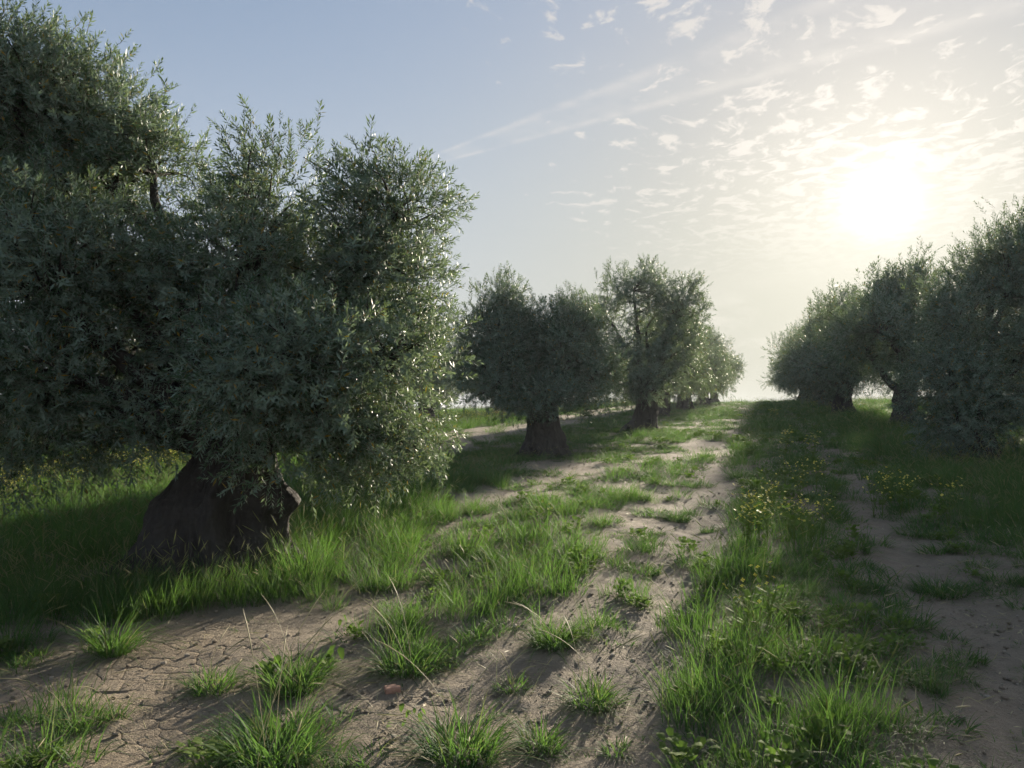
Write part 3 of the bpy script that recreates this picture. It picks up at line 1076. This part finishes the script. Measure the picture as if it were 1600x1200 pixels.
def mustard_mesh(name, rg, height=.5, flowers=26):
    V, Q, T, PT, va, al = [], [], [], [], [], []
    c = 0
    tips = []
    def add_tube(pl, rr):
        nonlocal c
        v, q = tube(pl, rr, 4)
        V.append(v); Q.append(q + c); va.extend([.5] * len(v)); al.extend([.2] * len(v)); c += len(v)
    for k in range(5):
        az = rg.uniform(0, 2 * pi)
        top = np.array((cos(az) * .12 * rg.random(), sin(az) * .12 * rg.random(), height * rg.uniform(.75, 1.05)))
        pl = bez(np.array((0, 0, -.02)), np.array((top[0] * .2, top[1] * .2, height * .5)), top, 6)
        add_tube(pl, np.linspace(.003, .0012, 6))
        tips.append(top)
        for j in range(3):
            t = pl[2 + j]
            az2 = rg.uniform(0, 2 * pi)
            e = t + np.array((cos(az2) * .07, sin(az2) * .07, rg.uniform(.08, .16)))
            add_tube(bez(t, (t + e) / 2 + np.array((0, 0, -.01)), e, 4), np.linspace(.0018, .001, 4))
            tips.append(e)
            # stem leaf
            L = rg.uniform(.05, .10)
            a = np.array((cos(az2 + 1), sin(az2 + 1), .5))
            s = np.array((-sin(az2 + 1), cos(az2 + 1), 0))
            V.append(np.array((t, t + a * L * .5 + s * L * .22, t + a * L, t + a * L * .5 - s * L * .22)))
            T += [(c, c + 1, c + 2), (c, c + 2, c + 3)]
            va.extend([rg.random() * .8] * 4); al.extend([.3] * 4); c += 4
    for k in range(flowers):
        p = tips[k % len(tips)] + rg.normal(size=3) * .014 + np.array((0, 0, .01))
        n = np.array((0, 0, 1.0)) + rg.normal(size=3) * .5
        n /= np.linalg.norm(n)
        a = np.cross(n, (1, .2, .1)); a /= np.linalg.norm(a)
        b = np.cross(n, a)
        for j in range(4):
            th = j * pi / 2 + .3
            d = a * cos(th) + b * sin(th)
            s = np.cross(n, d)
            r = .0125
            V.append(np.array((p, p + d * r * .7 + s * r * .45 + n * .002, p + d * r * 1.1 + n * .001, p + d * r * .7 - s * r * .45 + n * .002)))
            PT += [(c, c + 1, c + 2), (c, c + 2, c + 3)]
            va.extend([.5] * 4); al.extend([0] * 4); c += 4
    return build_mesh(name, np.concatenate(V), [np.concatenate(Q), np.array(T), np.array(PT)], [M_WEED, M_PETAL], [0, 0, 1], {'var': va, 'along': al})


def clod_mesh(name, rg, mat, r=1.0):
    th = np.linspace(0, 2 * pi, 8, endpoint=False)
    V = []
    for z, f in ((-.5, .7), (-.1, 1.0), (.35, .75)):
        for a in th:
            k = f * rg.uniform(.75, 1.2)
            V.append((cos(a) * k, sin(a) * k * .8, z + rg.uniform(-.1, .1)))
    V.append((0, 0, .5))
    idx = np.arange(24).reshape(3, 8)
    q = np.stack((idx[:-1], np.roll(idx, -1, 1)[:-1], np.roll(idx, -1, 1)[1:], idx[1:]), -1).reshape(-1, 4)
    t = np.stack((idx[2], np.roll(idx[2], -1), np.full(8, 24)), -1)
    return build_mesh(name, np.array(V) * r, [q, t], [mat], smooth=False)


def scatter(name, meshes, pos, rot, scl, label, category):
    """ONE object that draws many copies of a few small meshes (countless stuff)"""
    n = len(pos)
    me = bpy.data.meshes.new(name)
    me.vertices.add(n)
    me.vertices.foreach_set('co', np.asarray(pos, np.float32).ravel())
    for k, v in (('rot', rot), ('scl', scl)):
        a = me.attributes.new(k, 'FLOAT_VECTOR', 'POINT')
        a.data.foreach_set('vector', np.asarray(v, np.float32).ravel())
    a = me.attributes.new('pick', 'INT', 'POINT')
    a.data.foreach_set('value', np.random.default_rng(n).integers(0, len(meshes), n).astype(np.int32))
    me.update()
    o = obj(name, me)
    ng = bpy.data.node_groups.new(name + '_scatter', 'GeometryNodeTree')
    ng.interface.new_socket('Geometry', in_out='INPUT', socket_type='NodeSocketGeometry')
    ng.interface.new_socket('Geometry', in_out='OUTPUT', socket_type='NodeSocketGeometry')
    gi, go = ng.nodes.new('NodeGroupInput'), ng.nodes.new('NodeGroupOutput')
    g2i = ng.nodes.new('GeometryNodeGeometryToInstance')
    for m in meshes:
        src = bpy.data.objects.new(m.name, m)
        oi = ng.nodes.new('GeometryNodeObjectInfo')
        oi.inputs['Object'].default_value = src
        oi.inputs['As Instance'].default_value = False
        ng.links.new(oi.outputs['Geometry'], g2i.inputs[0])
    iop = ng.nodes.new('GeometryNodeInstanceOnPoints')
    ng.links.new(gi.outputs[0], iop.inputs['Points'])
    ng.links.new(g2i.outputs[0], iop.inputs['Instance'])
    iop.inputs['Pick Instance'].default_value = True
    def attr(nm, typ):
        nd = ng.nodes.new('GeometryNodeInputNamedAttribute')
        nd.data_type = typ
        nd.inputs['Name'].default_value = nm
        return nd.outputs['Attribute']
    ng.links.new(attr('pick', 'INT'), iop.inputs['Instance Index'])
    e2r = ng.nodes.new('FunctionNodeEulerToRotation')
    ng.links.new(attr('rot', 'FLOAT_VECTOR'), e2r.inputs[0])
    ng.links.new(e2r.outputs[0], iop.inputs['Rotation'])
    ng.links.new(attr('scl', 'FLOAT_VECTOR'), iop.inputs['Scale'])
    ng.links.new(iop.outputs[0], go.inputs[0])
    md = o.modifiers.new('scatter', 'NODES')
    md.node_group = ng
    return tag(o, label, category, kind='stuff')


rg = np.random.default_rng(99)
TUFT = [blade_mesh('grass_blades', rg, M_GRASS, n=60, spread=.12, lmin=.04, lmax=.16, width=.008, lean=.8, curl=1.1) for _ in range(2)] + [blade_mesh('grass_blades', rg, M_GRASS, n=80, spread=.10, lmin=.06, lmax=.25, width=.0062, lean=.6, curl=1.0) for _ in range(5)]
TALL = [blade_mesh('tall_blades', rg, M_TALL, n=70, spread=.13, lmin=.14, lmax=.43, width=.0048, lean=.26, curl=.5, heads=.06) for _ in range(5)]
SHORT = [blade_mesh('short_blades', rg, M_GRASS, n=30, spread=.09, lmin=.03, lmax=.12, width=.006, lean=.7, curl=.9, levels=3) for _ in range(3)]
HERB = [leafy_mesh('herb_leaves', rg, 60, .10, .03, .06, .32, .10, M_WEED) for _ in range(3)]
MUST = [mustard_mesh('mustard', rg) for _ in range(3)]


def ell(cx, cy_, rx, ry):
    c = at(cx, cy_)
    a, b = at(cx, cy_ - ry), at(cx, cy_ + ry)
    return (c[0], c[1], rx * c[1] / RES_F, max(.05, (a[1] - b[1]) / 2))


MATS = [ell(*e) for e in (
    (430, 1165, 135, 50), (490, 1190, 120, 35), (350, 1180, 70, 30), (455, 1055, 66, 25), (335, 1068, 40, 10),
    (650, 1028, 72, 20), (700, 985, 105, 28), (770, 935, 105, 22), (830, 900, 110, 20), (880, 875, 90, 22), (850, 840, 95, 18), (900, 810, 62, 14), (955, 780, 60, 14), (780, 880, 90, 25),
    (865, 1000, 48, 12), (945, 988, 42, 12), (975, 940, 40, 10),
    (30, 1185, 95, 40), (60, 1120, 50, 16), (100, 1150, 60, 18), (-5, 1040, 45, 45), (175, 1012, 24, 8), (560, 1000, 40, 8), (640, 905, 70, 18), (690, 855, 60, 16), (620, 955, 45, 10), (740, 830, 60, 14))]
SHADE_POLY = [at(*p)[:2] for p in ((-300, 985), (60, 985), (150, 985), (250, 965), (330, 955), (420, 955), (520, 955), (600, 915), (660, 860), (720, 812), (780, 775), (790, 745), (640, 745), (-300, 745))]
BARE = [ell(*e) for e in ((560, 935, 60, 14), (745, 775, 60, 14), (1000, 770, 40, 8))]


def cover(x, y):
    """0..1 how much grass stands at a place, and how tall it is"""
    u, v = uv(x, y)
    wob = (vnr(x, y, 1.1, 31) - .5) * .7 + (vnr(x, y, 3.3, 32) - .5) * .6
    close = .28 * sstep(u, 9, 20)
    nz = vn2(x * .8, y * .8, 33)
    v2 = v + wob
    c = np.zeros(x.shape)
    strip = sstep(v2, -.48 - close, -.26 - close) * (1 - sstep(v2, .75 + close * .6 + .1 * sstep(u, 5.5, 8), .95 + close * .6 + .1 * sstep(u, 5.5, 8)))
    c = np.maximum(c, strip)
    close2 = .30 * sstep(u, 5.5, 8) + close * .6
    right = sstep(v2, 1.62 - close2, 1.9 - close2) * (1 - .75 * sstep(v2, 4.9, 5.4) * (1 - sstep(v2, 6.6, 7.2)))
    c = np.maximum(c, right)
    lush = sstep(u, 8.0, 9.5)
    band = (1 - sstep(v2, -1.25 + close, -1.0 + close)) * sstep(v2, -3.2, -2.7)
    band = band * sstep(vnr(x, y, 1.4, 36), .32, .52)
    mid = (1 - sstep(v2, -2.9, -2.6)) * sstep(v2, -4.3, -3.8) * np.maximum(sstep(nz, .42, .6), sstep(u, 13.5, 16))
    under = (1 - sstep(v2, -4.2, -3.7)) * (1 - .92 * sstep(-v2, 6.3, 6.8) * (1 - sstep(-v2, 10.2, 10.8)) * sstep(u, 14, 17))
    alley2 = .9 * sstep(-v2, 15.5, 16) * (1 - sstep(-v2, 17.5, 18.5))
    left = np.maximum(np.maximum(band, mid * .8), under * (1 - alley2))
    inp = inpoly(x, y, SHADE_POLY)
    left = np.where(inp, np.maximum(left * lush, .95), left * lush)
    nearleft = (v < -1.0)
    c = np.maximum(c, np.where(nearleft, left, 0))
    mat = np.zeros(x.shape)
    for (ex, ey, a, b) in MATS:
        r = ((x - ex) / a) ** 2 + ((y - ey) / b) ** 2
        mat = np.maximum(mat, 1 - sstep(r + wob * .8, .8, 1.25))
    c = np.maximum(c, mat)
    c = np.maximum(c, .85 * sstep(vnr(x, y, 2.3, 47), .64, .74) * sstep(u, 4.6, 6.5) * (1 - .6 * (v < -7)))
    for (ex, ey, a, b) in BARE:
        r = ((x - ex) / a) ** 2 + ((y - ey) / b) ** 2
        c = c * sstep(r + wob, .7, 1.2)
    # bare ring right at the big trunk's camera side stays thin
    tall = np.maximum(np.where(inp, 1.0, 0), sstep(v2, 1.9, 2.4))
    tall = np.maximum(tall, .45 * sstep(vn2(x * .9, y * .9, 61), .45, .65))
    tall = np.maximum(tall, (1 - sstep(v2, -4.0, -3.4)) * lush)
    mat = np.maximum(mat, strip * .75 * (1 - sstep(u, 7, 10)))
    return c, tall, mat


def field():
    rg = np.random.default_rng(7)
    G = {'tuft': [], 'tall': [], 'short': [], 'herb': [], 'must': []}
    for (y0, y1, dens, sxy, sz) in ((1.6, 6, 85, .85, .80), (6, 12, 46, 1.05, .95), (12, 25, 20, 1.45, 1.0), (25, 45, 7.5, 2.1, 1.05), (45, 82, 3.0, 3.0, 1.1)):
        W = .74 * y1 + 2.0
        n = int(2 * W * (y1 - y0) * dens)
        x, y = rg.uniform(-W, W, n), rg.uniform(y0, y1, n)
        k = np.abs(x) < .74 * y + 2.0
        x, y = x[k], y[k]
        c, tall, mat = cover(x, y)
        r = rg.random(len(x))
        u_, v_ = uv(x, y)
        clump = sstep(vnr(x, y, 3.6, 81) * .65 + vn2(x * 8.5, y * 8.5, 82) * .35, .30, .52)
        clump = 1 - (1 - clump) * (1 - sstep(y, 14, 30)) * (1 - .7 * inpoly(x, y, SHADE_POLY))
        clump = np.maximum(clump, mat * (.45 + .4 * (y < 5)))
        pick = r < c * (.10 + .88 * clump)
        istall = pick & (rg.random(len(x)) < tall * .62)
        isherb = pick & ~istall & (rg.random(len(x)) < .13)
        istuft = pick & ~istall & ~isherb
        nzs = (.62 + .75 * vnr(x, y, 1.6, 40)) * (.72 + .38 * clump)
        nzs = nzs * (1 - .5 * ((v_ < -3.4) & (v_ > -7.6) & (u_ > 11))) * (1 - .22 * ((v_ < -1) & (v_ > -3.4)))
        sparse = (~pick) & (rg.random(len(x)) < .11 + .28 * sstep(vnr(x, y, 1.5, 44), .58, .75))
        for key, m, f in (('tuft', istuft, 1.0), ('tall', istall, 1.0), ('herb', isherb, 1.0), ('short', sparse, .9)):
            s = rg.uniform(.6, 1.35, m.sum()) * f
            edge = .55 + .45 * np.clip(c[m] * 1.2, 0, 1)
            px_ = np.stack((x[m], y[m], terrain(x[m], y[m])), 1)
            rot = np.stack((rg.normal(size=m.sum()) * .08, rg.normal(size=m.sum()) * .08, rg.uniform(0, 6.28, m.sum())), 1)
            sc_ = np.stack((s * sxy, s * sxy, s * sz * nzs[m] * edge), 1)
            G[key].append((px_, rot, sc_))
        # scattered yellow flowers: on the centre strip and behind the big tree
        u, v = uv(x, y)
        fl = sstep(vn2(x * .5, y * .5, 52), .55, .75) * ((v > -.2) & (v < .9) & (u > 6)) * .06 + ((v < -9.5) & (v > -14) & (u > 5)) * .22 + ((v > 1.7) & (v < 3) & (u > 7)) * .004
        m = pick & (rg.random(len(x)) < fl)
        s = rg.uniform(.8, 1.2, m.sum())
        G['must'].append((np.stack((x[m], y[m], terrain(x[m], y[m])), 1), np.stack((0 * s, 0 * s, rg.uniform(0, 6.28, len(s))), 1), np.stack((s * min(sxy, 1.6), s * min(sxy, 1.6), s * sz), 1)))
    out = {}
    for k, l in G.items():
        out[k] = [np.concatenate([a[i] for a in l]) for i in range(3)]
        print('scatter', k, len(out[k][0]))
    return out


F = field()
scatter('grass', TUFT, *F['tuft'], 'green grass growing in strips and mats between the wheel tracks', 'grass')
scatter('tall_grass', TALL, *F['tall'], 'tall seeding grass under the olive trees and along the right side', 'grass')
scatter('sparse_grass', SHORT, *F['short'], 'short sparse grass sprouting on the bare soil', 'grass')
scatter('weeds', HERB, *F['herb'], 'small round-leaved weeds among the grass', 'weeds')
scatter('wildflowers', MUST, *F['must'], 'scattered yellow wildflowers in the grass behind the big trunk', 'wildflowers')

# ------------------------------------------------------------------ litter on the bare soil
def flat_bits():
    out = []
    for L, w, mat in ((.05, .006, M_STRAW), (.09, .0025, M_STRAW), (.16, .0022, M_STRAW), (.045, .007, M_TWIG)):
        v = np.array([(-L / 2, 0, .003), (0, -w, .005), (L / 2, 0, .002), (0, w, .004)])
        out.append(build_mesh('litter_bit', v, [np.array([(0, 1, 2), (0, 2, 3)])], [mat], None, {'var': [.2, .6, .4, .8], 'along': [0] * 4}))
    return out


def litter():
    rg = np.random.default_rng(17)
    n = 44000
    y = 1.8 + 14 * rg.random(n) ** 1.6
    x = rg.uniform(-1, 1, n) * (.74 * y + 1.5)
    c = cover(x, y)[0]
    k = (rg.random(n) > c * .85) & (rg.random(n) < .25 + .75 * sstep(vn2(x * 1.8, y * 1.8, 71), .35, .65))
    x, y = x[k], y[k]
    n = len(x)
    pos = np.stack((x, y, terrain(x, y) + .006), 1)
    half = rg.random(n) < .42
    s = rg.uniform(.5, 1.2, n)
    rot = np.stack((rg.normal(size=n) * .15, rg.normal(size=n) * .15, rg.uniform(0, 6.28, n)), 1)
    scatter('leaf_litter', flat_bits(), pos[half], rot[half], np.repeat(s[half, None], 3, 1), 'dry straw and fallen leaves lying on the soil', 'litter')
    s = (.003 + .017 * rg.random(n) ** 4)
    scatter('pebbles', [clod_mesh('clod', rg, M_SOIL) for _ in range(4)] + [clod_mesh('stone', rg, M_STONE)], pos[~half], rot[~half], np.repeat(s[~half, None], 3, 1), 'small clods and pebbles on the bare tracks', 'pebbles')


litter()


def dry_stalks():
    rg = np.random.default_rng(23)
    meshes = [blade_mesh('dry_stems', rg, M_STRAW, n=5, spread=.06, lmin=.15, lmax=.5, width=.0028, lean=.75, curl=.5, heads=.6) for _ in range(4)]
    n = 2600
    y = 1.9 + 12 * rg.random(n) ** 1.5
    x = rg.uniform(-1, 1, n) * (.74 * y + 1.2)
    c = cover(x, y)[0]
    k = rg.random(n) < .06 + .30 * c * sstep(vnr(x, y, 1.3, 77), .45, .7)
    x, y = x[k], y[k]
    s = rg.uniform(.6, 1.1, len(x))
    scatter('dry_grass', meshes, np.stack((x, y, terrain(x, y)), 1), np.stack((0 * s, 0 * s, rg.uniform(0, 6.28, len(s))), 1), np.repeat(s[:, None], 3, 1), 'thin straw-coloured dry stems leaning among the green grass', 'dry grass')


dry_stalks()

# ------------------------------------------------------------------ single tufts, weeds and flowers
def stalk_mesh(rg, L, lean):
    az = rg.uniform(0, 2 * pi)
    o = np.array((cos(az), sin(az), 0))
    p2 = o * L * sin(lean) + np.array((0, 0, L * cos(lean)))
    pl = bez(np.zeros(3), np.array((0, 0, L * .55)) + o * L * .12, p2, 9)
    rr = np.array([.0018, .0016, .0015, .0014, .0013, .0012, .0028, .0026, .0006])
    v, q = tube(pl, rr, 5)
    return build_mesh('seed_stalk', v, [q], [M_STRAW], None, {'var': np.full(len(v), rg.random()), 'along': np.zeros(len(v))})


def tuft(px, py, half_px, height, label, stalks=0, dens=1.0, lean=.6, mat=None):
    rg = np.random.default_rng(int(px * 7 + py))
    p = at(px, py)
    k = p[1] / RES_F
    half_px, height = half_px * 1.2, height * 1.08
    spread = half_px * k * .55
    root = bpy.data.objects.new('grass_tuft', None)
    C.objects.link(root)
    root.location = p
    tag(root, label, 'grass tuft', 'single grass tufts on the bare soil')
    n = int(dens * (55 + 2600 * spread))
    obj('blades', blade_mesh('blades', rg, mat or M_GRASS, n=n, spread=spread, lmin=height * .2, lmax=height, width=.0065, lean=lean, curl=.95), root)
    for i in range(stalks):
        o = obj('seed_stalk', stalk_mesh(rg, height * rg.uniform(1.3, 1.9), rg.uniform(.4, 1.0)), root)
        o.location = (rg.uniform(-.5, .5) * spread, rg.uniform(-.5, .5) * spread, 0)
    return root


for a in (
    (722, 1180, 78, .34, 'big bushy bright green grass tuft alone at the bottom centre', 2, 1.3),
    (846, 1166, 42, .22, 'small grass tuft just to the right of the big bushy one', 1),
    (962, 1176, 30, .12, 'tiny low grass tuft at the bottom of the left wheel track', 0),
    (927, 1098, 50, .25, 'medium grass tuft with dry seed stalks in the left wheel track', 4, 1.2),
    (800, 1074, 36, .12, 'low sprawling grass tuft on bare soil above the big bushy tuft', 2),
    (865, 1008, 42, .26, 'leafy grass tuft at the left edge of the wheel track, ahead of the mat', 2, 1.2),
    (1005, 893, 40, .17, 'low round grass tuft halfway up the left wheel track', 0),
    (1057, 812, 30, .24, 'rounded tuft in the left wheel track farther up, right of centre', 0, 1.2),
    (1108, 832, 20, .16, 'small tuft against the right edge of the left wheel track', 0),
    (1028, 834, 16, .09, 'tiny tuft in the wheel track between two rounded tufts', 0),
    (1122, 885, 24, .2, 'bright tuft where the centre strip meets the left track', 0),
    (745, 802, 28, .28, 'dark tuft on bare soil to the right of the big olive crown', 0),
    (812, 808, 44, .28, 'wide tuft on bare soil in front of the second olive tree', 1),
    (725, 768, 24, .26, 'small shaded tuft at the far edge of the bare patch', 0),
    (1505, 1030, 46, .12, 'flat low tuft alone in the right wheel track', 1),
    (1470, 928, 55, .26, 'drooping tuft at the right border of the right wheel track', 1, 1.2),
    (177, 1022, 26, .48, 'tall narrow tuft rising from cracked soil in front of the big trunk', 0, 1.2),
    (125, 1135, 45, .26, 'wiry dark tuft on the cracked soil at lower left', 1, .7),
    (183, 1122, 20, .2, 'thin sparse tuft beside the wiry one on cracked soil', 1, .5),
    (455, 1075, 60, .36, 'tuft with tall straw stalks left of the brick fragment', 2, 1.0),
    (335, 1075, 45, .20, 'low dark tuft on the right side of the cracked soil', 3, .9),
    (640, 1045, 62, .30, 'arching tuft at the near end of the left grass band', 3, 1.2),
    (430, 1185, 90, .40, 'large grass tuft with long straw stalks at the bottom left', 7, 1.2),
):
    tuft(*a)


def broadleaf(px, py, n, L, label):
    rg = np.random.default_rng(px)
    o = obj('broadleaf_weed', None, loc=at(px, py))
    tag(o, label, 'weed', 'broad-leaved weeds in the foreground')
    me = [leafy_mesh('leaf', np.random.default_rng(k), 1, .004, L * .55, L * .85, .21, .02, M_WEED) for k in range(4)]
    for i in range(n):
        c = obj('leaf', me[i % 4], o)
        c.location = (rg.normal() * .03, rg.normal() * .03, rg.uniform(0, .06))
        c.rotation_euler = (rg.normal() * .15, rg.normal() * .15, rg.uniform(0, 6.28))
        s = rg.uniform(.7, 1.2)
        c.scale = (s, s, s)


broadleaf(425, 1062, 22, .13, 'bright broad-leaved weed in the tuft left of the brick fragment')
broadleaf(512, 1050, 18, .12, 'lit broad-leaved weed on the right side of the stalky tuft')
broadleaf(545, 992, 14, .10, 'dark low broad-leaved weed behind the stalky tuft')
broadleaf(640, 1138, 10, .08, 'small leafy weed on the soil left of the big bushy tuft')


def mustard(px, py, height, n, label, group, seed):
    rg = np.random.default_rng(seed)
    me = mustard_mesh('mustard', rg, height, n)
    return tag(obj('mustard_plant', me, loc=at(px, py), rz=seed * 1.3), label, 'wildflower', group)


r_ = random.Random(3)
for i in range(11):
    mustard(1165 + r_.uniform(0, 1) * 145, 842 + r_.uniform(-22, 26), r_.uniform(.34, .46), 20, 'yellow flowering mustard plant in the clump on the centre grass strip', 'mustard plants in the centre clump', 100 + i)
for i in range(6):
    mustard(1180 + r_.uniform(0, 1) * 120, 775 + r_.uniform(-25, 20), r_.uniform(.3, .42), 14, 'paler yellow flowering plant farther up the centre strip behind the clump', 'flowering plants behind the clump', 130 + i)
for i in range(5):
    mustard(1365 + i * 14, 800 + r_.uniform(-8, 8), r_.uniform(.35, .45), 16, 'yellow flowering plant bordering the right wheel track', 'flowers beside the right track', 150 + i)
mustard(1160, 1010, .36, 10, 'single yellow flower in the near grass of the centre strip', None, 171)
mustard(1200, 985, .34, 8, 'single yellow flower slightly behind another in the near centre grass', None, 172)
mustard(852, 836, .34, 8, 'lone yellowish flower on the left grass band', None, 173)


def brick(px, py):
    rg = np.random.default_rng(2)
    import bmesh
    bm = bmesh.new()
    bmesh.ops.create_cube(bm, size=1.0)
    bmesh.ops.scale(bm, vec=(.078, .048, .034), verts=bm.verts)
    bmesh.ops.bevel(bm, geom=bm.edges[:], offset=.003, segments=2, affect='EDGES')
    bmesh.ops.subdivide_edges(bm, edges=bm.edges[:], cuts=2, use_grid_fill=True)
    for v in bm.verts:
        if v.co.x > .028 and v.co.y > -.005:
            v.co.x -= .012 + .25 * v.co.y
            v.co.z -= .3 * (v.co.x - .02) if v.co.z > 0 else 0
        v.co.x += rg.normal() * .0009
        v.co.y += rg.normal() * .0009
        v.co.z += rg.normal() * .0006
    me = bpy.data.meshes.new('brick_fragment')
    bm.to_mesh(me)
    bm.free()
    me.materials.append(M_BRICK)
    p = at(px, py)
    o = obj('brick_fragment', me, loc=(p[0], p[1], p[2] + .013), rz=.35)
    o.rotation_euler = (.06, -.05, .35)
    tag(o, 'small pinkish broken brick piece lying on the bare soil', 'brick')


brick(613, 1081)

# ------------------------------------------------------------------ air
def haze_box():
    import bmesh
    m, t = material('haze_air')
    pv = t.new('ShaderNodeVolumePrincipled', ins={'Color': (0.84, 0.92, 1.0, 1), 'Density': HAZE, 'Anisotropy': 0.2})
    t.new('ShaderNodeOutputMaterial', ins={1: pv.outputs[0]})
    bm = bmesh.new()
    bmesh.ops.create_cube(bm, size=1.0)
    bmesh.ops.scale(bm, vec=(1900, 1900, 22.6), verts=bm.verts)
    bmesh.ops.translate(bm, vec=(0, 0, -1.7), verts=bm.verts)
    me = bpy.data.meshes.new('haze')
    bm.to_mesh(me)
    bm.free()
    me.materials.append(m)
    tag(obj('haze', me), 'thin bright haze hanging over the grove', 'haze', kind='stuff')


HAZE = 0.0006
haze_box()
print('triangles', sum(len(o.data.loops) - 2 * len(o.data.polygons) for o in sc.objects if o.type == 'MESH'))
